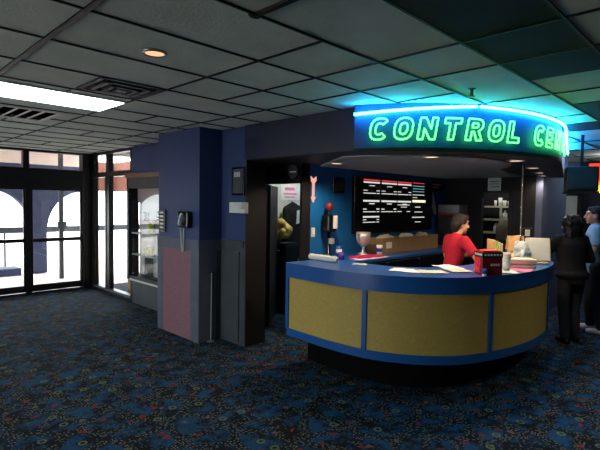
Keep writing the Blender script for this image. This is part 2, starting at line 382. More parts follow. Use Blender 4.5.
# --- doorway wall, back room
RX = 4.2
struct(MB().box(RX, 4.87, 0, RX+.06, 5.75, CZ).box(RX, 4.1, 2.04, RX+.06, 4.87, CZ).box(RX, 4.1, 2.04, 4.33, 4.13, CZ).build('wall_doorway', 'darkwall'))
struct(MB().box(RX-.02, 4.83, 0, RX+.07, 4.89, 2.07).box(RX-.02, 4.09, 0, 4.335, 4.13, 2.07).box(RX-.02, 4.095, 2.0, RX+.07, 4.89, 2.07).build('trim_12', 'black'), 'black door frame of the back room')
struct(MB().box(3.6, 5.6, 0, 6.4, 5.75, CZ).build('wall_backroom', 'palewall'))
struct(MB().box(6.4, 4.2, 0, 6.5, 5.75, CZ).build('wall_backroom_end', 'palewall'))
dd = MB().box(0, -.02, .01, .78, .02, 1.99); a = math.radians(40)
door = struct(dd.build('door_4', 'black', loc=(4.29, 4.84, 0), rot=(0, 0, a)))
MB().tube([(.70, -.02, 1.0), (.70, -.07, 1.0), (.60, -.07, 1.0)], .012).build('door_handle', 'chrome', door)
# --- booth walls
struct(MB().box(4.33, 4.1, 0, 8.1, 4.13, CZ).build('wall_menu', 'blue_booth'))
wb = MB(); X8 = 8.0
wb.box(X8, 2.55, 0, X8+.1, 2.96, CZ).box(X8, 3.43, 0, X8+.1, 4.1, CZ).box(X8, 2.96, 0, X8+.1, 3.43, .72).box(X8, 2.96, 1.97, X8+.1, 3.43, CZ)
struct(wb.build('wall_booth', 'darkwall'))
struct(MB().box(7.985, 2.93, .69, 8.02, 2.97, 2.0).box(7.985, 3.42, .69, 8.02, 3.46, 2.0).box(7.985, 2.93, 1.965, 8.02, 3.46, 2.0).box(7.96, 2.93, .69, 8.02, 3.46, .725).build('trim_13', 'black'), 'black frame of the serving hatch')
struct(MB().box(9.2, 2.55, 0, 9.3, 4.1, CZ).box(8.1, 4.1, 0, 9.3, 4.2, CZ).build('wall_store', 'darkwall'))
struct(MB().box(8.0, 2.45, 0, 9.3, 2.55, CZ).build('wall_store_side', 'greywall'))
# --- soffit: flat header, round nose with the sign, straight right side
struct(MB().box(3.45, 2.60, SZ, 3.62, 4.335, CZ).build('wall_header', 'navy'))
struct(MB().band(SP, offset(SP, .22), SZ, CZ).build('wall_soffit', 'soffit', smooth=False))
tr = [p+Vector((0, 0)) for p in offset(SP, -.012)]
struct(MB().band(tr, offset(SP, .24), SZ-.03, SZ+.005).build('trim_14', 'black'), 'black lower edge of the curved soffit')
inner = offset(SP, .2)
poly = [(3.5, 4.86), (3.5, 2.7)]+[tuple(p) for p in inner[2:]]+[(inner[-1].x, 4.12), (4.3, 4.12), (4.3, 4.86)]
struct(MB().prism(poly, SZ-.005, SZ+.03).build('ceiling_booth', 'black'))
lp = [SC+Vector((math.cos(math.radians(q)), math.sin(math.radians(q))))*1.36 for q in range(-170, -52, 6)]
lp = [tuple(p) for p in lp]+[(6.3, 2.5), (7.9, 2.75), (7.9, 4.09), (4.5, 4.09)]
struct(MB().prism(lp, SZ-.02, SZ-.006).build('ceiling_panel', 'booth_ceil'))
# --- far right hall
struct(MB().box(10.6, 2.55, 0, 10.75, 9.4, CZ).build('wall_far', 'greywall'))
struct(MB().box(10.6, -4, 0, 10.75, 2.55, CZ).build('wall_far_dark', 'darkwall'))
d = struct(MB().box(10.56, 2.58, 0, 10.6, 2.94, 1.98, .004).build('door_5', 'paledoor'))
MB().tube([(10.55, 2.64, 1.0), (10.51, 2.64, 1.0), (10.51, 2.72, 1.0)], .012).build('door_handle', 'chrome', d)
struct(MB().box(10.54, 2.5, 1.98, 10.61, 3.06, 2.03).box(10.54, 2.5, 0, 10.61, 2.575, 2.0).build('trim_15', 'black'), 'black frame over the pale door')
# ------------------------------------------------------------------ outside the glass
struct(MB().box(-40, 9.5, -.16, 30, 40, -.02).box(-40, -30, -.16, -4.15, 9.5, -.02).box(3.8, 5.75, -.16, 30, 9.5, -.02).build('ground', 'concrete'))
struct(MB().box(-5, 9.62, 2.95, 4.6, 12.4, 3.1).build('ceiling_porch', 'porchceil'))
ar = MB()
for cx in (-1.3, .6, 2.5):
    hw = .80; pts = [(cx-.95, 12, 2.55), (cx-.95, 12, 0), (cx-hw, 12, 0), (cx-hw, 12, .95)]
    pts += [(cx-hw*math.cos(q*PI/20), 12, .95+.98*math.sin(q*PI/20)) for q in range(1, 20)]
    pts += [(cx+hw, 12, .95), (cx+hw, 12, 0), (cx+.95, 12, 0), (cx+.95, 12, 2.55)]
    ar.extr(pts, (0, .25, 0))
hw = .80; cx = 4.4
ar.extr([(cx-.95, 12, 2.55), (cx-.95, 12, 0), (cx-hw, 12, 0), (cx-hw, 12, .95)]+[(cx-hw*math.cos(q*PI/20), 12, .95+.98*math.sin(q*PI/20)) for q in range(1, 11)]+[(cx, 12, 2.55)], (0, .25, 0))
struct(ar.build('wall_arcade', 'arcade'))
struct(MB().box(-5, 12, 2.55, 4.6, 12.25, 3.2).build('trim_18', 'porchceil'), 'pale beam over the outdoor arches')
struct(MB().box(-2, 11.99, -.02, 3.05, 12.5, .15).build('trim_16', 'arcade'), 'low kerb under the outdoor arches')
o = thing('porch_post', 'thin grey metal post standing outside beyond the right glass door', 'post', (3.59, 11.0, -.02))
MB().box(-.04, -.04, 0, .04, .04, 2.97).build('post_shaft', 'greydk', o); MB().box(-.09, -.09, 1.12, .09, -.03, 1.27, .005).build('post_box', 'greydk', o)
o = thing('outdoor_railing', 'long dark handrail outside behind the arches', 'railing', (3, 13.2, -.02))
MB().box(-6, -.03, .90, 4, .03, 1.05).build('handrail', 'greydk', o)
for x in range(-6, 5, 2): MB().box(x-.02, -.02, 0, x+.02, .02, 1.0).build('railing_post', 'greydk', o)
o = tag(MB().box(3.95, 7.95, -.02, 4.45, 8.5, .36, .006).build('carton', 'tan'), 'tan carton on the ground outside behind the side window', 'box')
struct(MB().box(5.4, 7.0, 1.98, 5.6, 13, 2.75).box(4.6, 12.4, 1.98, 5.6, 12.6, 2.75).build('trim_17', 'brick'), 'red-brown fascia of the porch outside')
# ------------------------------------------------------------------ ceiling fittings
o = thing('fluorescent_troffer', 'long lit white fluorescent ceiling light at the left', 'ceiling light', (1.40, 4.44, CZ))
MB().box(-.525, -.29, -.012, .525, .29, .0).build('fixture_frame', 'alu', o)
MB().box(-.505, -.27, -.018, .505, .27, -.011).build('light_diffuser', 'troffer', o)
o = thing('return_grille', 'white ceiling air grille with dark slots, next to the fluorescent light', 'air vent', (1.44, 5.54, CZ))
fm = MB().box(-.29, -.38, -.016, .29, -.33, 0).box(-.29, .33, -.016, .29, .38, 0).box(-.29, -.33, -.016, -.25, .33, 0).box(.25, -.33, -.016, .29, .33, 0)
fm.build('vent_frame', 'white', o); MB().box(-.25, -.33, -.004, .25, .33, 0).build('vent_backing', 'void', o)
for x in (-.12, 0, .12): MB().box(x-.008, -.33, -.014, x+.008, .33, -.004).build('vent_slat', 'white', o)
o = thing('ceiling_diffuser', 'square stepped ceiling diffuser with dark slots, behind the fluorescent light', 'air vent', (1.66, 3.68, CZ))
for i, q in enumerate((.255, .185, .115)):
    rm = MB(); w_ = .035
    rm.box(-q, -q, -.012-.008*i, q, -q+w_, 0).box(-q, q-w_, -.012-.008*i, q, q, 0).box(-q, -q, -.012-.008*i, -q+w_, q, 0).box(q-w_, -q, -.012-.008*i, q, q, 0)
    rm.build('diffuser_ring', 'greydk', o)
MB().box(-.25, -.25, -.004, .25, .25, 0).build('diffuser_backing', 'void', o); MB().box(-.05, -.05, -.03, .05, .05, -.003).build('diffuser_core', 'greydk', o)
def can_light(x, y, z, r, lamp, label, group=None):
    o = thing('recessed_downlight', label, 'ceiling light', (x, y, z), 0, group)
    n = 24; m = MB(); m.tube([((r+.008)*math.cos(2*PI*k/n), (r+.008)*math.sin(2*PI*k/n), -.004) for k in range(n)], .01, 8, True); m.build('trim_ring', 'alu', o, True)
    MB().lathe([(r, -.007), (r, -.003)], n=24).build('lamp_lens', lamp, o)
    return o
can_light(1.40, 2.64, CZ-.002, .058, 'can', 'lone warm round downlight in the grey ceiling near the top left')
can_light(4.7, -.3, CZ-.002, .058, 'can', 'added unseen warm downlight in the hall ceiling, lighting the counter front')  # out-of-view fitting, added to light the counter front
DLs = [(4.20, 3.55, 'at the booth doorway end of the curved soffit'), (4.16, 2.30, 'over the counter in front of the menu board'), (5.0, 1.80, 'nearest of the row of four at the right of the soffit'),
       (6.26, 2.04, 'second of the row of four at the right of the soffit'), (7.2, 2.24, 'third of the row of four at the right of the soffit'), (7.9, 2.41, 'farthest of the row of four at the right of the soffit')]
for x, y, s in DLs: can_light(x, y, SZ-.022 if x < 5.5 else SZ-.006, .075, 'dl', 'small warm downlight '+s, 'downlights under the curved soffit')
o = thing('sprinkler', 'small bronze fire sprinkler hanging from the ceiling above the neon tube', 'sprinkler', (3.50, 1.61, CZ))
MB().lathe([(.03, -.006), (.032, 0)]).build('escutcheon', 'bronze', o); MB().lathe([(.012, -.05), (.014, -.004)]).build('nozzle', 'bronze', o); MB().lathe([(.03, -.062), (.022, -.052), (.01, -.05)]).build('deflector', 'bronze', o)
o = thing('ceiling_bracket', 'small black bracket on the ceiling grid at the top of the view', 'bracket', (1.42, 1.72, CZ-.012))
MB().ball((0, 0, -.012), (.035, .025, .012)).build('bracket_plate', 'black', o); MB().box(-.01, -.32, -.016, .02, 0, -.002).build('bracket_arm', 'black', o)
# ------------------------------------------------------------------ neon sign
def ell(cx, cy, rx, ry, a0, a1, n, p=2.6):
    out = []
    for k in range(n+1):
        a = math.radians(a0+(a1-a0)*k/n); ca, sa = math.cos(a), math.sin(a)
        out.append((cx+rx*math.copysign(abs(ca)**(2/p), ca), cy+ry*math.copysign(abs(sa)**(2/p), sa)))
    return out
LET = {
 'C': [ell(.42, .5, .42, .5, 42, 318, 26)+ell(.42, .5, .17, .26, 318, 42, 18)],
 'O': [ell(.42, .5, .42, .5, 0, 352, 30), ell(.42, .5, .17, .26, 0, 350, 20)],
 'N': [[(0, 0), (0, 1), (.25, 1), (.56, .48), (.56, 1), (.80, 1), (.80, 0), (.56, 0), (.24, .52), (.24, 0)]],
 'T': [[(.28, 0), (.28, .76), (.02, .76), (.02, 1), (.80, 1), (.80, .76), (.54, .76), (.54, 0)]],
 'R': [[(0, 0), (0, 1), (.5, 1), (.68, .95), (.78, .83), (.79, .66), (.72, .52), (.60, .44), (.82, 0), (.55, 0), (.36, .40), (.25, .40), (.25, 0)], [(.25, .80), (.25, .59), (.46, .59), (.53, .64), (.54, .73), (.48, .80)]],
 'L': [[(0, 0), (0, 1), (.25, 1), (.25, .24), (.70, .24), (.70, 0)]],
 'E': [[(0, 0), (0, 1), (.70, 1), (.70, .78), (.25, .78), (.25, .62), (.62, .62), (.62, .40), (.25, .40), (.25, .22), (.70, .22), (.70, 0)]],
}
def dens(L, step=.08):
    out = []
    for a, b in zip(L, L[1:]+L[:1]):
        d = math.dist(a, b); n = max(1, round(d/step)); out += [(a[0]+(b[0]-a[0])*k/n, a[1]+(b[1]-a[1])*k/n) for k in range(n)]
    return out
sign = thing('neon_sign', 'green outlined neon lettering CONTROL CENTER round the blue soffit', 'neon sign', (0, 0, 0))
s0 = sp.at; pos = .155; pitch = .2085; LH = .187; LZ = 2.325
for ch in 'CONTROL CENTER':
    if ch == ' ': pos += .135; continue
    m = MB()
    for loop in LET[ch]:
        pts = []
        for (x, y) in dens(loop):
            p, t, n = s0(pos+(x+.16*(y-.5))*LH*.98); q = p+n*.035; pts.append((q.x, q.y, LZ+y*LH))
        m.tube(pts, .0066, 6, True)
    m.build('neon_letter', 'neong', sign, True); pos += pitch
def tz(d): return 2.555+.065*min(1, d/brk) if d < brk else 2.62-.035*min(1, (d-brk)/1.6)
brk = SR*math.radians(-124.7+158.5)
def neon(a, b, label, drop):
    n = int((b-a)/.06); pts = []
    for k in range(n+1):
        p, t, nn = s0(a+(b-a)*k/n); q = p+nn*.04; pts.append((q.x, q.y, tz(a+(b-a)*k/n)))
    p, t, nn = s0(b)
    if drop: pts.append(tuple(Vector((p.x, p.y, 2.555))+Vector((nn.x, nn.y, 0))*.03))
    o = thing('neon_tube', label, 'neon tube', (0, 0, 0), 0, 'blue neon tubes along the soffit top')
    MB().tube(pts, .0118, 8).build('glass_tube', 'neonb', o, True)
    for d in (a+.05, (a+b)/2, b-.05):
        br = MB(); p, t, nn = s0(d); br.box(p.x-.006, p.y-.006, tz(d)-.01, p.x+.006, p.y+.006, tz(d)+.01); br.tube([(p.x, p.y, tz(d)), (p.x+nn.x*.04, p.y+nn.y*.04, tz(d))], .005, 6)
        br.build('tube_clip', 'alu', o)
brk = SR*math.radians(-124.7+158.5)
neon(.01, brk-.018, 'blue-white neon tube along the soffit top above the letters CONT', False)
neon(brk+.012, sp.L[-1]-.1, 'blue-white neon tube along the soffit top above the letters ROL CENTER', False)
# ------------------------------------------------------------------ the round counter
CP = catmull([(3.41, 3.54), (3.39, 3.2), (3.385, 2.82), (3.44, 2.45), (3.62, 2.10), (3.90, 1.83), (4.25, 1.675), (4.62, 1.58), (5.0, 1.545), (5.4, 1.565), (5.82, 1.66), (6.18, 1.88), (6.44, 2.22)], 14)
cn = thing('service_counter', 'curved counter with ochre panels and blue laminate top', 'counter', (4.2, 2.2, 0))
def cb(name, m, d0, d1, z0, z1, i0=0, i1=None, smooth=False):
    P = CP; A = offset(P, d0)[i0:i1]; B = offset(P, d1)[i0:i1]
    return MB().band(A, B, z0, z1).xf(Matrix.Translation((-4.2, -2.2, 0))).build(name, m, cn)
cb('toe_kick', 'kick', .32, .5, .0, .345)
cb('counter_body', 'black', .03, .5, .345, .98)
cb('base_band', 'ctop', 0, .06, .33, .41)
cb('countertop', 'ctop', -.02, .62, .965, 1.115)
# panels between the vertical strips
cl = Path(CP)
def idx(px, py): return min(range(len(CP)), key=lambda k: (CP[k]-Vector((px, py))).length)
cuts = [0, idx(3.415, 2.53), idx(4.22, 1.68), idx(5.5, 1.58), len(CP)-1]
for a, b in zip(cuts, cuts[1:]): cb('ochre_panel', 'yellow',   .012, .04, .41, .968, a, b+1)
for k in cuts:
    p = CP[k]; t = (CP[min(k+1, len(CP)-1)]-CP[max(k-1, 0)]).normalized(); n = Vector((t.y, -t.x)); w = .022
    q = [p+t*w+n*.002, p+t*w-n*.05, p-t*w-n*.05, p-t*w+n*.002]
    MB().prism([(v.x-4.2, v.y-2.2) for v in q],   .405, .97).build('divider_strip', 'ctop', cn)
CT = 1.1155
# ------------------------------------------------------------------ back counter and what stands on it
BT = 1.04
bc = thing('back_counter', 'dark low back counter with blue top along the menu wall', 'counter', (6.0, 3.8, 0))
MB().box(-1.55, -.27, 0, 1.75, .29, BT-.04).build('cabinet_body', 'black', bc)
MB().box(-1.6, -.30, BT-.04, 1.8, .295, BT, .005).build('worktop', 'ctop', bc)
for x in (-1.5, -.68, .14, .96):
    dr = MB().box(x+.01, -.285, .1, x+.8, -.27, BT-.07, .003).build('cabinet_door', 'blackgloss', bc)
    MB().tube([(x+.72, -.285, .97), (x+.72, -.315, .96), (x+.72, -.315, .86), (x+.72, -.285, .85)], .011).build('door_handle', 'chrome', dr)
o = thing('trophy', 'silver trophy cup standing in front of the menu board', 'trophy', (5.17, 3.86, BT))
MB().lathe([(.07, 0), (.07, .02), (.05, .03), (.02, .05), (.018, .10), (.03, .115)], n=24).build('trophy_base', 'silver', o, True)
MB().lathe([(.03, .115), (.075, .16), (.095, .25), (.10, .32), (.094, .32), (.088, .25), (.06, .17)], n=24).build('trophy_bowl', 'silver', o, True)
for s in (-1, 1): MB().tube([(s*.09, 0, .29), (s*.14, 0, .30), (s*.145, 0, .24), (s*.12, 0, .19), (s*.07, 0, .165)], .008).build('trophy_handle', 'silver', o, True)
o = thing('sampler_tower', 'black upright dispenser with a dark red knob against the blue wall', 'dispenser', (4.60, 4.0, BT))
MB().lathe([(.06, 0), (.06, .02), (.025, .04), (.025, .34)]).build('dispenser_post', 'blackgloss', o, True)
MB().box(-.08, -.07, .34, .08, .07, .56, .02).build('dispenser_body', 'blackgloss', o); MB().box(.0, -.09, .38, .07, -.07, .55, .004).build('dispenser_card', 'white', o)
MB().lathe([(.02, .56), (.02, .62)]).build('dispenser_neck', 'black', o); MB().ball((0, 0, .67), (.05, .05, .055)).build('dispenser_knob', 'dkred', o, True)
MB().box(-.025, -.075, .18, .03, -.02, .25, .004).build('dispenser_valve', 'silver', o)
def cup(name, label, m, x, y, z, r, h, band=None, cat='cup', group=None):
    o = thing(name, label, cat, (x, y, z), 0, group)
    MB().lathe([(r*.75, 0), (r, h), (r*.93, h), (r*.7, .01)], n=16).build('cup_body', m, o, True)
    if band: MB().lathe([(r*.86, h*.35), (r*.96, h*.7)], n=16).build('cup_band', band, o, True)
    return o
cup('paper_cup', 'blue cup with a white band left of the trophy', 'bluecup', 4.72, 3.92, BT, .045, .15, 'white')
cup('paper_cup', 'short purple cup behind the rolled newspaper', 'purple', 4.53, 3.72, BT, .05, .09)
cup('paper_cup', 'white and purple cup right of the trophy', 'white', 5.36, 3.72, BT, .045, .14, 'purple')
o = tag(MB().box(-.24, -.1, 0, .24, .1, .025, .004).build('flyer_stack', 'magenta', loc=(4.98, 3.66, BT), rot=(0, 0, -.1)), 'magenta flyers lying on the back counter below the trophy', 'flyers')
o = tag(MB().box(-.3, -.07, 0, .3, .09, .006).build('paper_sheet', 'white', loc=(4.98, 3.585, BT), rot=(0, 0, -.05)), 'white sheet under the magenta flyers', 'paper')
tr = thing('cardboard_tray', 'long shallow brown cardboard box below the menu board', 'box', (6.35, 3.92, BT))
MB().box(-.82, -.13, 0, .80, -.12, .22).box(-.82, .12, 0, .80, .13, .22).box(-.82, -.12, 0, -.81, .12, .22).box(.79, -.12, 0, .80, .12, .22).box(-.81, -.12, 0, .79, .12, .01).build('tray_wall', 'card', tr)
MB().box(-.72, -.134, .07, -.58, -.13, .16).build('tray_label', 'white', tr)
for x, w_, m, l in ((-.55, .2, 'cream', 'pale cream bundle of papers poking out of the left of the cardboard box'), (.02, .17, 'white', 'white crumpled bag in the middle of the cardboard box'), (.48, .14, 'cream', 'cream papers at the right end of the cardboard box')):
    mm = MB().ball((0, 0, 0), (w_, .09, .06), u=16, v=10)
    for v in mm.bm.verts: v.co += Vector((random.uniform(-.012, .012), random.uniform(-.01, .01), random.uniform(-.015, .015)))
    tag(mm.build('paper_bundle', m, loc=(6.35+x, 3.92, BT+.2)), l, 'papers')
# menu board, backlit
MY = 4.05
mb = thing('menu_board', 'large black backlit menu board with red headings on the blue wall', 'menu board', (6.3, 4.1, 1.74))
MB().box(-1.1, -.05, -.42, 1.1, 0, .41, .006).build('board_frame', 'blackgloss', mb)
def bars(name, m, L, par):
    k = MB()
    for (x0, x1, z0, z1) in L: h_ = (z1-z0)*.14; k.box(x0-6.3, -.056, z0+h_-1.74, x1-6.3, -.0505, z1-h_-1.74)
    return k.build(name, m, par)
cols = [(5.40, 5.80), (5.855, 6.26), (6.295, 6.69), (6.74, 7.20)]
for ci, (a, b) in enumerate(cols):
    w_ = b-a
    pn = MB().box(a-.02-6.3, -.052, -.40, b+.02-6.3, -.0495, .385).build('menu_panel', 'blackgloss', mb)
    R = lambda u0, u1, z0, z1: (a+w_*u0, a+w_*u1, z0, z1)
    if ci < 3:
        bars('panel_heading', 'menured', [R(0, 1, 2.088, 2.115)], pn); Wt = [R(0, 1, 2.052, 2.082), R(.35, .68, 2.012, 2.026)]
        Wt += [R(0, .24, 1.942, 1.955), R(.8, 1, 1.94, 1.955), R(0, .76, 1.90, 1.916), R(.82, 1, 1.90, 1.916), R(0, 1, 1.777, 1.814), R(.36, .68, 1.745, 1.764)]
        if ci < 2: Wt += [R(0, .2, 1.665, 1.685), R(.82, 1, 1.665, 1.688), R(0, .76, 1.628, 1.644), R(.84, 1, 1.628, 1.644)]
        else: Wt += [R(0, .9, 1.735, 1.75), R(.25, .7, 1.70, 1.716), R(0, .3, 1.63, 1.645), R(.7, .95, 1.63, 1.645)]
        if ci == 0: Wt += [R(0, 1, 1.545, 1.577), R(0, .2, 1.512, 1.528), R(.85, 1, 1.512, 1.528), R(0, .76, 1.474, 1.49), R(.84, 1, 1.474, 1.49)]
        bars('panel_text', 'menuwhite', Wt, pn)
    else:
        bars('panel_heading', 'menured', [R(0, .8, 2.10, 2.115)], pn)
        bars('panel_lines', 'menucyan', [R(0, .8, 2.05+.0-.045*k, 2.065-.045*k) for k in range(3)], pn)
        bars('panel_banner', 'menuyel', [R(0, .9, 1.78, 1.835)], pn)
        bars('panel_text', 'menuwhite', [R(0, .8, 1.905, 1.92), R(0, .3, 1.86, 1.875), R(.2, .55, 1.70, 1.72), R(.15, .7, 1.62, 1.636), R(0, .85, 1.53, 1.55), R(.2, .6, 1.455, 1.47)], pn)
o = thing('neon_arrow', 'lit salmon arrow pointing down at the left end of the blue wall', 'arrow sign', (4.39, 4.088, 1.92))
MB().extr([(-.018, 0, .15), (.018, 0, .15), (.018, 0, -.09), (.045, 0, -.09), (0, 0, -.165), (-.045, 0, -.09), (-.018, 0, -.09)], (0, .012, 0)).build('arrow_shape', 'arrow', o)
MB().extr([(-.018, 0, .15), (-.05, 0, .175), (-.05, 0, .12), (-.018, 0, .09)], (0, .012, 0)).extr([(.018, 0, .15), (.05, 0, .175), (.05, 0, .12), (.018, 0, .09)], (0, .012, 0)).build('arrow_fletching', 'arrow', o)
o = thing('light_switch', 'white light switch under the lit arrow', 'switch', (4.40, 4.1, 1.37)); MB().box(-.035, -.008, -.06, .035, 0, .06, .003).build('switch_plate', 'cream', o); MB().box(-.01, -.018, -.02, .01, -.007, .02).build('switch_toggle', 'white', o)
o = thing('picture_frame', 'small black framed picture on the blue wall left of the menu board', 'picture', (4.88, 4.1, 2.0)); MB().box(-.12, -.03, -.105, .12, 0, .105, .006).build('frame_border', 'blackgloss', o); MB().box(-.095, -.034, -.08, .095, -.029, .08).build('frame_picture', 'screen', o)
o = thing('wall_clock', 'round dark wall clock over the back room door', 'clock', (RX-.002, 4.235, 2.145)); rc = Matrix.Rotation(-PI/2, 4, 'Y')
MB().lathe([(.10, 0), (.10, .03), (.09, .045)], n=28).xf(rc).build('clock_rim', 'black', o, False); MB().lathe([(.085, .046), (.085, .048)], n=28).xf(rc).build('clock_face', 'greydk', o); MB().box(-.052, -.06, -.008, -.049, .05, .006).build('clock_hands', 'white', o)
# back room contents
o = thing('paper_notice', 'white notice with pink print seen through the dark doorway', 'notice', (5.47, 5.59, 1.925))
MB().box(-.26, -.004, -.13, .26, 0, .13).build('notice_sheet', 'white', o); MB().box(-.17, -.007, .03, .05, -.003, .08).box(-.2, -.007, -.04, .1, -.003, -.015).box(-.17, -.007, -.09, .06, -.003, -.07).build('notice_print', 'pink', o)
o = thing('hanging_coat', 'black coat with a white towel hanging in the back room', 'coat', (5.40, 5.50, 0))
mm = MB().cap((-.16, 0, 1.64), (0, 0, 1.70), .06, .07).cap((.16, 0, 1.64), (0, 0, 1.70), .06, .07).cap((0, 0, 1.55), (0, 0, .95), .14, .16).cap((-.10, 0, 1.62), (-.10, 0, .95), .09, .13).cap((.08, 0, 1.62), (.12, 0, .95), .09, .14).cap((-.17, -.02, 1.62), (-.20, -.03, 1.08), .065, .055).cap((.17, -.02, 1.62), (.20, -.03, 1.08), .065, .055)
mm.bm.transform(Matrix.Diagonal((1, .55, 1, 1))); wrap(mm.build('coat_body', 'clothblack', o), .015)
MB().extr([(.0, -.115, 1.62), (.09, -.115, 1.64), (.06, -.12, 1.42), (-.03, -.125, 1.40)], (0, .012, 0)).build('towel', 'white', o)
MB().tube([(0, .09, 1.78), (0, .02, 1.78), (0, .02, 1.74)], .008).build('coat_hook', 'chrome', o)
o = thing('storage_cabinet', 'dark cabinet in the back room under the yellow plush bundle', 'cabinet', (5.06, 5.38, 0)); MB().box(-.13, -.2, 0, .15, .2, 1.12, .005).build('cabinet_body', 'darkwall', o)
MB().box(-.12, -.215, .04, .14, -.2, 1.08, .003).build('cabinet_door', 'black', o); MB().ball((.12, -.225, .8), .015).build('cabinet_knob', 'chrome', o)
mm = MB()
for k in range(14): mm.ball((random.uniform(-.11, .11), random.uniform(-.08, .08), .08+random.uniform(0, .22)), random.uniform(.055, .085), u=10, v=8)
tag(wrap(mm.build('plush_bundle', 'yellowplush', loc=(5.10, 5.38, 1.125)), .014, 2), 'yellow plush bundle lit up in the back room doorway', 'plush toys')
# appliance corner right of the menu board
o = thing('wall_poster', 'small red and white poster right of the menu board', 'poster', (7.62, 4.095, 2.09)); MB().box(-.2, -.008, -.09, .2, 0, .08).build('poster_sheet', 'dkred', o); MB().box(-.17, -.011, .01, .12, -.007, .035).box(-.17, -.011, -.04, .05, -.007, -.02).build('poster_print', 'white', o)
o = tag(MB().extr([(-.12, 0, .2), (-.03, 0, .21), (.03, 0, .08), (.10, 0, -.10), (.11, 0, -.18), (.03, 0, -.17), (-.05, 0, .02)], (0, .02, 0)).build('paper_streamer', 'white', loc=(7.5, 4.078, 1.76)), 'crumpled white paper strip hanging right of the menu board', 'paper')
o = thing('snack_warmer', 'grey countertop snack warmer with a red strip beside the menu board', 'appliance', (7.82, 3.86, BT))
MB().box(-.2, -.2, 0, .14, .2, .52, .01).build('warmer_body', 'greydk', o); MB().box(-.2, -.212, .53, .14, .2, .56, .004).build('warmer_strip', 'red', o); MB().box(-.17, -.21, .28, .10, -.198, .48).build('warmer_window', 'screen', o); MB().box(-.17, -.21, .05, .10, -.198, .22).build('warmer_drawer', 'greydk', o); MB().box(-.2, -.2, .56, .14, .2, .72, .01).build('warmer_hood', 'alu', o)
# serving hatch shelving
sh = thing('shelf_unit', 'pale shelf unit inside the lit serving hatch', 'shelf', (8.70, 3.2, 0))
for z in (.9, 1.24, 1.48, 1.72): MB().box(-.15, -.45, z, .25, .5, z+.03).build('shelf_board', 'cream', sh)
for y in (.5, .12): MB().box(-.15, y-.02, 0, -.11, y+.01, 1.75).build('shelf_post', 'cream', sh)
for i, (y, r, h) in enumerate(((3.42, .035, .10), (3.34, .05, .15), (3.27, .05, .10), (3.19, .045, .09), (3.12, .05, .10), (3.04, .045, .13), (2.98, .04, .09))):
    nm = ('leftmost', 'second, tallest', 'third', 'fourth, middle', 'fifth', 'sixth', 'rightmost')[i]
    cup('takeout_cup', nm+' of the seven white cups on the top hatch shelf', 'white', 8.62, 3.2+(y-3.2)*1.08, 1.751, r*.72, h, None, 'cup', 'white cups on the top hatch shelf')
for z, l in ((1.51, 'white bottle on the second hatch shelf'), (1.27, 'white bottle on the third hatch shelf')):
    tag(MB().lathe([(.04, 0), (.04, .1), (.015, .13), (.015, .16)]).build('bottle', 'white', loc=(8.62, 3.26 if z > 1.4 else 3.42, z+.001), smooth=True), l, 'bottle')
mm = MB().ball((0, 0, 1.42), (.14, .19, .24)).ball((.02, -.06, 1.25), (.12, .14, .2)).ball((0, .1, 1.22), (.1, .1, .16))
tag(wrap(mm.build('stuffed_bag', 'greyplush', loc=(8.37, 3.13, -.12)), .02), 'large grey stuffed bag filling the right of the serving hatch', 'bag')
tag(wrap(MB().ball((0, 0, 0), (.055, .2, .12)).ball((0, .1, .06), (.05, .08, .08)).build('dark_bag', 'clothblack', loc=(8.175, 3.12, 1.05)), .015), 'black bag in front of the grey one in the serving hatch', 'bag')
o = thing('prep_table', 'dark table inside the serving hatch under the bags', 'table', (8.32, 3.2, 0)); MB().box(-.21, -.6, .895, .21, .65, .93).build('tabletop', 'greydk', o)
for x, y in ((-.18, -.56), (.18, -.56), (-.18, .6), (.18, .6)): MB().box(x-.02, y-.02, 0, x+.02, y+.02, .9).build('leg', 'greydk', o)
o = thing('paper_sign', 'small grey sheet pinned above the serving hatch', 'notice', (X8, 3.22, 2.12)); MB().box(-.008, -.11, -.11, 0, .11, .11).build('sign_sheet', 'offwhite', o); MB().box(-.011, -.08, .04, -.007, .08, .055).box(-.011, -.08, 0, -.007, .08, .012).box(-.011, -.08, -.05, -.007, .05, -.035).build('sign_print', 'greydk', o)
tag(MB().lathe([(.05, 0), (.03, .01), (.008, .03), (.008, 1.1), (.008, SZ-CT-.02)], n=14).build('support_pole', 'chrome', loc=(5.5, 1.88+.02, CT), smooth=True), 'thin chrome pole from the counter to the soffit', 'pole')
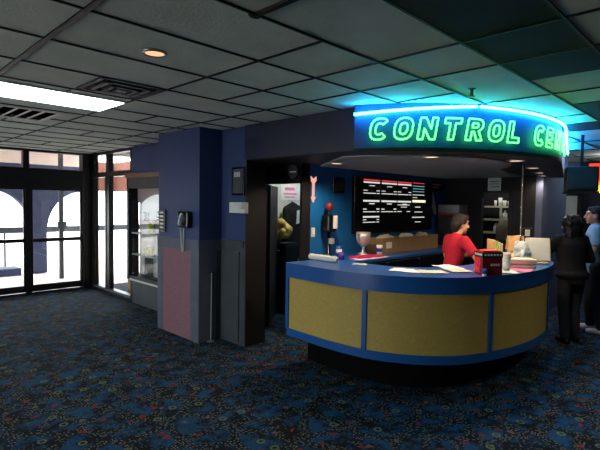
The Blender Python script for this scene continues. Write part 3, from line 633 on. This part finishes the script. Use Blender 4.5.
# ------------------------------------------------------------------ on the round counter
o = thing('rolled_newspaper', 'rolled newspaper lying on the left end of the counter', 'newspaper', (3.79, 3.37, CT+.034), math.radians(89))
n = 40; sp2 = [(.034*(1-.55*k/n)*math.cos(k*.42), .034*(1-.55*k/n)*math.sin(k*.42)) for k in range(n)]
mm = MB().lathe([(.030, -.2), (.034, -.19), (.034, .19), (.030, .2)], n=18).xf(Matrix.Rotation(PI/2, 4, 'Y')); mm.build('newspaper_roll', 'white', o, True)
MB().tube([(-.2, y, z) for y, z in [(-.0, 0)]]+[(-.204, .004, .004)], .02).build('roll_core', 'greydk', o)
mm = MB()
for k in range(5): mm.box(-.15+.06*k, -.012, .0335, -.12+.06*k, .012, .0355)
mm.build('roll_print', 'greydk', o)
def sheet(label, m, x, y, w_, d_, rz, z=0., name='paper_sheet', cat='paper', group='loose sheets on the counter'):
    mm = MB(); n = 5; g = [[mm.bm.verts.new((w_*(i/n-.5), d_*(j/n-.5), .0015+random.uniform(0, .006)*(i in (0, n) or j in (0, n)))) for j in range(n+1)] for i in range(n+1)]
    for i in range(n):
        for j in range(n): mm.bm.faces.new((g[i][j], g[i+1][j], g[i+1][j+1], g[i][j+1]))
    r_ = bmesh.ops.extrude_face_region(mm.bm, geom=mm.bm.faces[:]); bmesh.ops.translate(mm.bm, vec=(0, 0, .002), verts=[e for e in r_['geom'] if isinstance(e, bmesh.types.BMVert)])
    return tag(mm.build(name, m, loc=(x, y, CT+z), rot=(0, 0, rz)), label, cat, group)
sheet('white sheet on the counter nearest below the menu board', 'white', 3.86, 2.36, .22, .30, .35)
sheet('cream sheet overlapping the white sheet below the menu board', 'cream', 3.95, 2.15, .20, .26, .8, .004)
sheet('white sheet beside the clerk in red', 'white', 4.42, 2.22, .21, .28, -.5)
sheet('cream sheet just left of the red box', 'cream', 4.25, 2.05, .2, .28, -.7, .004)
sheet('pink sheet at the right of the counter under the pale bag', 'pink', 4.82, 1.66, .22, .30, -1.35)
sheet('white sheet between the red box and the pink sheet', 'white', 4.55, 1.70, .2, .26, -1.0, .003)
sheet('small grey slip lying behind the rolled newspaper', 'offwhite', 3.86, 2.92, .10, .15, .2)
# red box
bx = thing('donation_box', 'red card display box with a dark lettered rim on the counter', 'box', (4.28, 1.755, CT), math.radians(-38))
MB().box(-.11, -.085, 0, .11, .085, .22, .003).build('box_body', 'dkred', bx); bx.scale = (.88, .88, .95)
MB().box(-.112, -.088, .17, .112, .088, .222, .002).build('box_rim', 'black', bx)
MB().box(-.112, -.04, .02, -.109, .08, .165).build('box_picture', 'red', bx)
MB().box(-.10, -.075, .222, .10, .075, .235).build('box_lid', 'red', bx)
mm = MB()
for k in range(6): mm.box(-.095+.034*k, -.0895, .188, -.073+.034*k, -.0875, .206)
for k in range(5): mm.box(-.1135, -.07+.03*k, .188, -.1115, -.05+.03*k, .206)
mm.build('rim_lettering', 'white', bx)
mm = MB()
for k in range(4): mm.box(-.02+.026*k, -.0865, .09, 0+.026*k, -.0845, .112)
mm.build('front_lettering', 'cream', bx)
mm = MB()
for k in range(3): mm.ball((-.114, .05-.04*k, .11-.02*k), (.004, .02, .03), u=10, v=8)
mm.build('picture_motif', 'magenta', bx)
o = thing('globe_ornament', 'small blue and white ball ornament in front of the red box', 'ornament', (4.15, 1.73, CT)); MB().lathe([(.022, 0), (.018, .015), (.008, .02)]).build('ornament_stand', 'white', o, True); MB().ball((0, 0, .043), .026).build('ornament_ball', 'bluecup', o, True)
o = thing('cup_stack', 'stack of white paper cups right of the red box', 'cups', (4.62, 1.715, CT))
for k in range(4): MB().lathe([(.03, .03*k), (.041, .03*k+.09), (.038, .03*k+.09)], n=18).build('paper_cup', 'offwhite', o, True)
def bag(name, label, m, x, y, w_, d_, h_, rz, tilt, seed):
    """a crumpled paper carrier bag: boxy at the foot, pinched at the top"""
    random.seed(seed); mm = MB(); nl, ns = 7, 20; R_ = []
    for i in range(nl+1):
        t = i/nl; ring = []
        for k in range(ns):
            a = 2*PI*k/ns; ca, sa = math.cos(a), math.sin(a)
            X = w_*math.copysign(abs(ca)**.45, ca)*(1-.15*t); Y = d_*math.copysign(abs(sa)**.45, sa)*(1-.7*t**2)
            j = .010 if i else .003
            ring.append(mm.bm.verts.new((X+random.uniform(-j, j), Y+random.uniform(-j, j)+tilt*t, h_*t+(random.uniform(-.012, .012) if i else 0))))
        R_.append(ring)
    for A, B in zip(R_, R_[1:]):
        for k in range(ns): mm.bm.faces.new((A[k], A[(k+1) % ns], B[(k+1) % ns], B[k]))
    mm.bm.faces.new(R_[0][::-1]); mm.bm.faces.new(R_[-1])
    return tag(mm.build(name, m, loc=(x, y, CT), rot=(0, 0, rz)), label, 'bag')
bag('paper_bag', 'crumpled white paper bag behind the cup stack', 'offwhite', 5.28, 1.77, .10, .075, .25, .9, .05, 3)
bag('paper_bag', 'taller tan paper bag standing behind the register screen', 'tan', 5.72, 2.03, .11, .07, .28, -.9, .02, 5)
o = thing('takeout_tray', 'white takeout trays stacked in front of the tan bag', 'tray', (4.98, 1.71, CT), -.9)
MB().box(-.13, -.08, .005, .13, .08, .04, .008).build('tray_base', 'offwhite', o); MB().box(-.135, -.085, .045, .135, .085, .10, .012).build('tray_lid', 'cream', o)
tag(wrap(MB().ball((0, 0, .07), (.10, .06, .05)).ball((.07, .03, .06), .05).build('paper_wrap', 'tan', loc=(5.36, 1.90, CT-.006)), .012), 'crumpled tan wrapping beside the standing tan bag', 'paper')
fo = thing('folder_rack', 'upright folders with tan and green edges behind the red box', 'folders', (5.24, 2.04, CT), -.8)
for k, m in enumerate(('tan', 'lime', 'cream', 'tan', 'black')): MB().box(-.09+.026*k, -.1, 0, -.072+.026*k, .1, .26-.012*k, .002).build('folder', m, fo)
MB().box(-.1, -.11, 0, .05, .11, .012).box(.046, -.11, 0, .05, .11, .16).build('rack_base', 'greydk', fo)
o = thing('cash_monitor', 'beige register screen tilted on the right end of the counter', 'monitor', (5.52, 1.70, CT), math.radians(-58))
MB().box(-.08, -.06, 0, .08, .08, .02, .004).build('monitor_base', 'cream', o); MB().box(-.02, .01, .015, .02, .05, .12).build('monitor_arm', 'cream', o)
mm = MB().box(-.13, -.02, .03, .12, .035, .29, .01).xf(Matrix.Rotation(math.radians(-14), 4, 'X')); mm.build('monitor_shell', 'cream', o)
mm = MB().box(-.11, -.022, .05, .10, -.0195, .27).xf(Matrix.Rotation(math.radians(-14), 4, 'X')); mm.build('monitor_screen', 'offwhite', o)
o = thing('pole_display', 'black register display on a thin pole at the right of the counter', 'display', (6.03, 2.0, CT), math.radians(-60))
MB().lathe([(.05, 0), (.05, .015), (.014, .025), (.014, .26)]).build('display_pole', 'black', o); mm = MB().box(-.06, -.03, .25, .06, .03, .37, .006); mm.build('display_head', 'black', o); MB().box(-.035, -.033, .27, .02, -.029, .35).build('display_glass', 'offwhite', o)
o = thing('sauce_bottle', 'small pale squeeze bottle behind the register screen', 'bottle', (5.73, 1.76, CT)); MB().lathe([(.03, 0), (.032, .10), (.012, .14)]).build('bottle_body', 'offwhite', o, True); MB().lathe([(.014, .14), (.006, .19)]).build('bottle_nozzle', 'red', o, True)
# ------------------------------------------------------------------ column and wall fittings
o = thing('letter_board', 'small dark letter board on the blue column by the display window', 'sign', (3.148, 5.70, 1.48)); MB().box(-.02, -.085, -.15, 0, .085, .15, .004).build('board_frame', 'blackgloss', o)
mm = MB()
for k in range(5): mm.box(-.0225, -.045, .10-.05*k, -.0195, .05, .122-.05*k)
mm.build('board_lettering', 'white', o); MB().box(-.0215, -.065, -.13, -.0198, .065, .13).build('board_face', 'black', o)
o = thing('wall_phone', 'black wall phone with a white handset on the blue column', 'telephone', (3.148, 5.09, 1.52))
MB().box(-.08, -.12, -.105, 0, .12, .105, .02).build('phone_body', 'blackgloss', o)
MB().tube([(-.09, -.02, .07), (-.11, -.015, .05), (-.115, .0, -.0), (-.11, .015, -.05), (-.09, .02, -.07)], [.02, .018, .012, .018, .02]).build('handset', 'offwhite', o, True)
pts = [(-.05, .115, -.04)]+[(-.03+.006*math.cos(k*1.4), .125+.006*math.sin(k*1.4)-.0008*k, -.05-.0065*k) for k in range(52)]
pts += [(-.03, .085-.045*math.sin(k*PI/8)*0-.012*k*.4, -.39-.02*math.sin(k*PI/8)) for k in range(1, 8)]+[(-.03+.006*math.cos(k*1.4), .045+.006*math.sin(k*1.4), -.385+.0065*k) for k in range(44)]
MB().tube(pts, .007, 6).build('phone_cord', 'offwhite', o, True)
o = thing('certificate_frame', 'dark framed certificate on the wall beside the column', 'picture', (3.478, 4.47, 2.0)); MB().box(-.025, -.12, -.17, 0, .12, .17, .005).build('frame_border', 'blackgloss', o); MB().box(-.028, -.095, -.145, -.0245, .095, .145).build('frame_sheet', 'greydk', o)
mm = MB()
for k in range(3): mm.box(-.0305, -.045+.04*k, .05, -.0275, -.02+.04*k, .11)
mm.build('sheet_print', 'offwhite', o)
o = thing('thermostat_box', 'pale plastic thermostat box with a round dial under the certificate', 'thermostat', (3.478, 4.44, 1.68)); MB().box(-.06, -.15, -.065, 0, .15, .065, .008).build('box_cover', 'offwhite', o); MB().lathe([(.035, .06), (.035, .075), (.025, .08)], n=18).xf(Matrix.Rotation(-PI/2, 4, 'Y')).xf(Matrix.Translation((0, -.10, .02))).build('box_dial', 'cream', o)
o = thing('floor_stand_rod', 'thin pale rod leaning upright against the dark side of the column', 'rod', (3.30, 4.79, 0)); MB().tube([(0, 0, .02), (.02, .02, .86)], .005).build('rod_shaft', 'offwhite', o); MB().tube([(-.03, .025, .86), (.07, .025, .865)], .006).build('rod_handle', 'greydk', o); MB().lathe([(.05, 0), (.05, .008), (.01, .02)]).build('rod_foot', 'alu', o)
# ------------------------------------------------------------------ display window with papers
dc = thing('display_case', 'dark framed glass display window left of the blue column', 'display case', (3.66, 6.72, .43))
MB().box(-.13, .84, -.02, -.04, .90, 1.69).box(-.13, -.86, -.02, .12, -.78, 1.69).box(-.13, -.86, 1.52, .12, .90, 1.69).box(-.12, -.86, 0, .12, .90, .05).build('case_frame', 'black', dc)
MB().box(-.1, -.78, .05, -.09, .84, 1.52).build('case_glass', 'caseglass', dc)
for z in (.40, .76): MB().box(-.09, -.78, z, .10, .80, z+.02).build('case_shelf', 'offwhite', dc)
MB().box(.095, -.78, .05, .105, .88, 1.52).build('case_back', 'frosted', dc)
MB().box(-.135, .79, 1.40, -.10, .83, 1.44).box(-.14, .81, .1, -.128, .83, 1.55).build('case_edge', 'greydk', dc)
MB().box(.02, -.78, 1.28, .03, .80, 1.52).build('case_valance', 'blush', dc)
pp = [(.55, 1.05, .16, .16, 'greydk', 'grey printed sheet at the left in the display window'), (.34, 1.0, .12, .2, 'white', 'white sheet second from the left in the display window'), (.12, 1.08, .14, .16, 'greydk', 'grey sheet in the middle of the display window'),
      (.30, .86, .2, .12, 'offwhite', 'pale card under the hanging sheets in the display window'), (.42, .62, .26, .16, 'white', 'white card on the middle shelf of the display window, left one'), (.08, .62, .26, .18, 'white', 'white card on the middle shelf of the display window, right one'),
      (.45, .22, .28, .3, 'greydk', 'grey picture leaning at the bottom of the display window')]
for y, z, w_, h_, m, l in pp: tag(MB().box(-.003, -w_/2, -h_/2, .003, w_/2, h_/2).build('display_card', m, loc=(3.70, 6.72+y, .43+z)), l, 'card', 'cards and sheets in the display window')
for y, z, s, l in ((.24, .78, .2, 'yellow-green bottle on the upper shelf of the display window'), (.36, .42, .15, 'yellow-green bottle on the lower shelf of the display window, left one'), (.22, .42, .16, 'yellow-green bottle on the lower shelf of the display window, right one')):
    o = thing('display_bottle', l, 'bottle', (3.63, 6.72+y, .43+z), 0, 'yellow-green bottles in the display window'); MB().lathe([(.045, 0), (.05, s*.7), (.03, s*.85)]).build('bottle_body', 'lime', o, True); MB().lathe([(.025, s*.85), (.025, s)]).build('bottle_cap', 'white', o, True)
# ------------------------------------------------------------------ far right: television, flame sign, poster
tv = thing('hanging_television', 'boxy dark television hung from the ceiling at the right', 'television', (6.6, 1.583, 2.10), math.radians(200)); tv.scale = (1.1, 1.15, 1.0)
MB().box(-.16, -.15, -.15, .14, .15, .15, .015).build('television_case', 'black', tv); MB().box(.138, -.12, -.115, .148, .12, .115, .003).build('television_screen', 'screen', tv)
MB().box(-.014, -.014, .14, .014, .014, .56).build('mount_pole', 'black', tv); MB().box(-.15, -.16, -.18, .12, .16, -.15, .004).build('mount_tray', 'black', tv)
fs = thing('flame_sign', 'lit red and yellow flame sign at the right edge', 'lit sign', (7.02, 1.275, 2.127), math.radians(195))
MB().box(-.08, -.32, -.2, 0, .16, .2, .006).build('sign_housing', 'black', fs); MB().box(0, -.31, -.19, .006, .15, .19).build('sign_face', 'flamered', fs)
def flame(name, m, h, d):
    mm = MB(); pts = [(d, .15, -.19), (d, -.31, -.19)]; k = 0
    ys = [-.31+.46*i/18 for i in range(19)]
    for i, y in enumerate(ys): pts.append((d, y, -.19+h*(1. if i % 4 == 2 else (.62 if i % 2 == 0 else .42))))
    return mm.extr([(p[0], p[1], p[2]) for p in pts], (.004, 0, 0)).build(name, m, fs)
flame('flame_outer', 'flameor', .30, .0065); flame('flame_inner', 'flameye', .19, .011)
o = thing('wall_notice', 'small dark notice on the blue-grey wall left of the pale door', 'notice', (10.595, 3.02, 1.86)); MB().box(-.012, -.11, -.13, 0, .11, .13).build('notice_board', 'greydk', o); MB().box(-.015, -.08, .02, -.011, .08, .035).box(-.015, -.08, -.04, -.011, .06, -.03).build('notice_print', 'offwhite', o)
tag(MB().box(-.2, -.12, 0, .2, .12, 1.45, .02).build('game_cabinet', 'black', loc=(9.9, 2.95, 0)), 'dark upright cabinet before the blue-grey wall', 'cabinet')
# ------------------------------------------------------------------ people
def person(label, loc, face, h, P):
    """front = +Y, right = +X in the local frame"""
    s = h/1.7; V = lambda *a: Vector(a)*s
    root = thing('person', label, 'person', (loc[0], loc[1], 0), face-PI/2)
    lean = P.get('lean', 0.); L = lambda x, y, z: V(x, y+math.tan(lean)*max(0, z-.9), z)
    hw = P.get('hip', .10); sw = P.get('shoulder', .175); yaw_h = P.get('head_yaw', 0.)
    hd = L(0, .02, 1.585); HR = Matrix.Rotation(yaw_h, 3, 'Z') @ Matrix.Rotation(P.get('head_pitch', 0.), 3, 'X')
    hp = lambda x, y, z: hd+HR @ V(x, y, z)
    # joints
    legs = []
    for sd in (-1, 1):
        st = P.get('stride', .0)*sd
        legs.append((V(sd*hw*.95, 0, .90), V(sd*hw*1.05, .03+st*.5, .49), V(sd*hw*1.1, -.02+st, .085), sd))
    arms = []
    for sd, k in ((-1, 'left'), (1, 'right')):
        sh_ = L(sd*sw, 0, 1.395); e, w_ = P[k]
        arms.append((sh_, V(*e), V(*w_), sd))
    b = MB()
    tors = [(L(0, -.0, .94), .135, .095), (L(0, .0, 1.07), .115, .085), (L(0, .01, 1.2), .13, .095), (L(0, .005, 1.32), .14, .095), (L(0, -.005, 1.40), .10, .07)]
    def torso(m, g):
        for (c1, a1, d1), (c2, a2, d2) in zip(tors, tors[1:]):
            for q_ in range(5):
                t_ = q_/4; c_ = c1.lerp(c2, t_); a_ = a1+(a2-a1)*t_; d_ = d1+(d2-d1)*t_
                m.ball(c_, ((a_+g)*s*P.get('girth', 1.), (d_+g)*s*P.get('girth', 1.), .085*s))
        for q in arms: m.cap(L(0, -.005, 1.385), q[0]*.97, .055*s+g*s, .05*s+g*s)
    torso(b, 0.)
    b.cap(L(0, 0, 1.40), hp(0, -.01, -.06), .052*s, .05*s)
    for q in legs:
        b.cap(q[0], q[1], .078*s, .052*s); b.cap(q[1], q[2], .052*s, .036*s)
        b.cap(q[2], q[2]+V(0, .0, -.04), .037*s, .036*s); b.cap(q[2]+V(0, -.03, -.05), q[2]+V(0, .14, -.055), .032*s, .027*s)
    for sh_, e, w_, sd in arms:
        b.cap(sh_, e, .047*s, .037*s); b.cap(e, w_, .036*s, .026*s)
        fd = (w_-e).normalized(); up = V(0, 0, 1) if abs(fd.z) < .8 else V(0, 1, 0); sx = fd.cross(up).normalized(); nz_ = sx.cross(fd).normalized()
        hand = lambda u_, v_, z_: w_+(fd*u_+sx*v_+nz_*z_)*s
        for v_ in (-.027, -.009, .009, .027): b.cap(hand(.0, v_*.6, 0), hand(.082, v_, -.004), .017*s, .0135*s)
        for v_, ln in ((-.03, .060), (-.010, .074), (.010, .080), (.030, .068)):
            a1 = hand(.085, v_, -.004); a2 = hand(.085+ln*.5, v_*1.1, -.012); a3 = hand(.085+ln*.9, v_*1.12, -.035)
            b.cap(a1, a2, .0105*s, .0095*s, n=10); b.cap(a2, a3, .0095*s, .0075*s, n=10)
        ts = -sd; b.cap(hand(.02, ts*.028, 0), hand(.06, ts*.056, -.012), .014*s, .012*s, n=10); b.cap(hand(.06, ts*.056, -.012), hand(.095, ts*.058, -.03), .012*s, .009*s, n=10)
    R3 = HR
    b.ball(hp(0, -.01, .03), V(.074, .092, .09)[:], R3); b.ball(hp(0, .02, -.045), V(.058, .07, .07)[:], R3); b.ball(hp(0, .065, -.095), V(.026, .022, .02)[:], R3)
    b.cap(hp(0, .088, .015), hp(0, .107, -.028), .011*s, .016*s); b.ball(hp(0, .085, -.062), V(.026, .012, .010)[:], R3); b.ball(hp(0, .07, .04), V(.06, .025, .014)[:], R3)
    for sd in (-1, 1): b.ball(hp(sd*.076, -.01, -.01), V(.012, .022, .034)[:], R3); b.ball(hp(sd*.042, .06, -.03), V(.022, .02, .02)[:], R3)
    body = wrap(b.build('body', 'skin', root), .0075, 3)
    for sd in (-1, 1): MB().ball(hp(sd*.033, .080, .006), V(.011, .006, .006)[:], R3, 10, 8).build('eye', 'eye', root, True)
    MB().ball(hp(0, .0955, -.062), V(.022, .006, .006)[:], R3, 10, 8).build('mouth', 'lips', root, True)
    # clothes
    c_ = MB(); torso(c_, .016); c_.ball(L(0, -.005, .92), ((.15+.015)*s*P.get('girth', 1.), .125*s*P.get('girth', 1.), .1*s))
    for sh_, e, w_, sd in arms:
        if P['sleeve'] == 'short':
            mid = sh_.lerp(e, .78); c_.cap(sh_, mid, .064*s, .062*s, False); c_.ball(sh_, .064*s)
        else:
            c_.cap(sh_, e, .064*s, .054*s); c_.tube([e, e.lerp(w_, .93)], [.054*s, .043*s], 14)
    if P.get('long'): c_.cap(L(0, 0, .92), V(0, 0, .80), .15*s, .155*s, False)
    wrap(c_.build(P.get('top_name', 'shirt'), P['top'], root), .011, 10)
    t_ = MB(); t_.ball(V(0, 0, .93), V(.148*P.get('girth', 1.), .118*P.get('girth', 1.), .11)[:])
    for q in legs: t_.cap(q[0], q[1], .098*s, .070*s); t_.cap(q[1], q[2]+V(0, 0, -.02), .070*s, .060*s, False); t_.ball(q[1], .07*s)
    wrap(t_.build('trousers', P['legs'], root), .011, 8)
    for q in legs:
        f_ = MB(); f_.cap(q[2]+V(0, -.035, -.043), q[2]+V(0, .05, -.043), .042*s, .043*s); f_.cap(q[2]+V(0, .05, -.045), q[2]+V(0, .15, -.05), .043*s, .034*s)
        for v in f_.bm.verts: v.co.z = max(v.co.z, .002)
        wrap(f_.build('shoe', P['shoe'], root), .009, 2)
    hr = MB(); st = P['hair']
    if st == 'short':
        hr.ball(hp(0, -.022, .045), V(.088, .10, .088)[:], R3); hr.ball(hp(0, -.062, -.01), V(.08, .062, .085)[:], R3); hr.ball(hp(0, -.06, -.06), V(.062, .045, .055)[:], R3)
        for sd in (-1, 1): hr.ball(hp(sd*.066, -.022, .02), V(.024, .045, .05)[:], R3)
        hr.ball(hp(0, .045, .088), V(.06, .045, .028)[:], R3)
    elif st == 'big':
        random.seed(11); hr.ball(hp(0, -.03, .03), V(.13, .125, .11)[:], R3); hr.ball(hp(0, -.06, -.06), V(.145, .10, .13)[:], R3); hr.ball(hp(0, -.07, -.16), V(.14, .08, .11)[:], R3)
        for k in range(60):
            a_ = random.uniform(PI*1.05, PI*1.95); z_ = random.uniform(-.25, .10); r_ = random.uniform(.11, .15)*(1 if z_ < .04 else .75); hr.ball(hp(r_*math.cos(a_), -.03+.8*r_*math.sin(a_), z_), V(.022, .022, .05)[:], R3, 8, 6)
    else:
        hr.ball(hp(0, -.018, .045), V(.083, .095, .082)[:], R3); hr.ball(hp(0, -.06, .0), V(.076, .05, .075)[:], R3)
        hr.ball(hp(0, .04, .09), V(.055, .04, .022)[:], R3)
    wrap(hr.build('hair', P['hairmat'], root), .009, 2)
    return root
person('person in a red T-shirt with short dark hair working behind the counter', (5.12, 2.55), math.radians(-30), 1.64,
       dict(lean=.16, head_yaw=-.10, head_pitch=-.1, sleeve='short', top='redcloth', top_name='t_shirt', legs='denimdk', shoe='shoeblack', hair='short', hairmat='hairbrown', girth=.98, shoulder=.165,
            right=((.30, .16, 1.19), (.34, .40, 1.20)), left=((-.27, .12, 1.17), (-.10, .36, 1.20))))
person('person with big black hair in dark clothes seen from behind by the counter', (6.70, 1.665), math.radians(52), 1.63,
       dict(lean=.08, head_yaw=.2, sleeve='long', top='clothblack', top_name='jacket', legs='denimdk', shoe='shoeblack', hair='big', hairmat='hairblack', girth=1.4, shoulder=.19, long=True, stride=.05,
            right=((.30, .02, 1.12), (.20, .26, 1.10)), left=((-.27, .16, 1.18), (-.14, .38, 1.23))))
person('person in a light blue shirt and white shoes at the right edge', (7.50, 1.56), math.radians(105), 1.76,
       dict(lean=.05, head_yaw=.15, sleeve='short', top='ltblue', top_name='shirt', legs='jeans', shoe='shoewhite', hair='crop', hairmat='hairbrown', girth=1.1, long=True, stride=.06,
            right=((.25, .02, 1.12), (.20, .22, 1.02)), left=((-.25, .04, 1.12), (-.2, .26, 1.08))))
# ------------------------------------------------------------------ light
def area(name, loc, rot, sx, sy, power, col=(1, 1, 1)):
    l = bpy.data.lights.new(name, 'AREA'); l.shape = 'RECTANGLE'; l.size = sx; l.size_y = sy; l.energy = power; l.color = col
    o = bpy.data.objects.new(name, l); o.location = loc; o.rotation_euler = rot; C.objects.link(o); return o
def spot(name, x, y, z, power, col, ang=2.7):
    l = bpy.data.lights.new(name, 'SPOT'); l.energy = power; l.color = col; l.spot_size = ang; l.spot_blend = .6; l.shadow_soft_size = .06
    o = bpy.data.objects.new(name, l); o.location = (x, y, z); C.objects.link(o); return o
for x, y, s in DLs: spot('downlight_beam', x, y, SZ-.05, 70 if x < 5.5 else 18, (1., .75, .55))
spot('added_hall_beam', 4.7, -.3, CZ-.04, 60, (1, .88, .72), 2.1)  # fill from the added hall downlight onto the counter front
spot('can_beam', 1.40, 2.64, CZ-.04, 2.0, (1, .7, .45))
pl_ = bpy.data.lights.new('back_room_lamp', 'POINT'); pl_.energy = 22; pl_.shadow_soft_size = .1; o = bpy.data.objects.new('back_room_lamp', pl_); o.location = (5.2, 4.9, 2.45); C.objects.link(o)
pl_ = bpy.data.lights.new('hatch_lamp', 'POINT'); pl_.energy = 20; pl_.color = (1, .95, .85); pl_.shadow_soft_size = .08; o = bpy.data.objects.new('hatch_lamp', pl_); o.location = (8.22, 3.3, 2.3); C.objects.link(o)
pl_ = bpy.data.lights.new('hall_fill', 'POINT'); pl_.energy = 10; pl_.shadow_soft_size = .1; o = bpy.data.objects.new('hall_fill', pl_); o.location = (9.3, 1.7, 2.5); C.objects.link(o)  # point light without a fitting, added to brighten the blue-grey side wall
def portal(loc, rot, sx, sy):
    o = area('daylight_portal', loc, rot, sx, sy, 1); o.data.cycles.is_portal = True; return o
portal((2.05, 9.6, 1.32), (-PI/2, 0, 0), 2.9, 2.6)
portal((3.78, 8.5, 1.35), (0, PI/2, 0), 2.6, 1.8)
portal((-4.2, 4.9, 1.35), (0, -PI/2, 0), 1.9, 5.4)
portal((3.85, 6.7, 1.25), (0, PI/2, 0), 1.7, 1.7)
w = bpy.data.worlds.new('sky'); bpy.context.scene.world = w; w.use_nodes = True; nt = w.node_tree
bg = nt.nodes['Background']; bg.inputs['Color'].default_value = (.93, .96, 1., 1); bg.inputs['Strength'].default_value = 8.5
sc = bpy.context.scene
sc.view_settings.view_transform = 'Standard'; sc.view_settings.look = 'None'; sc.view_settings.gamma = 1; sc.view_settings.exposure = 0.; sc.view_settings.use_curve_mapping = False
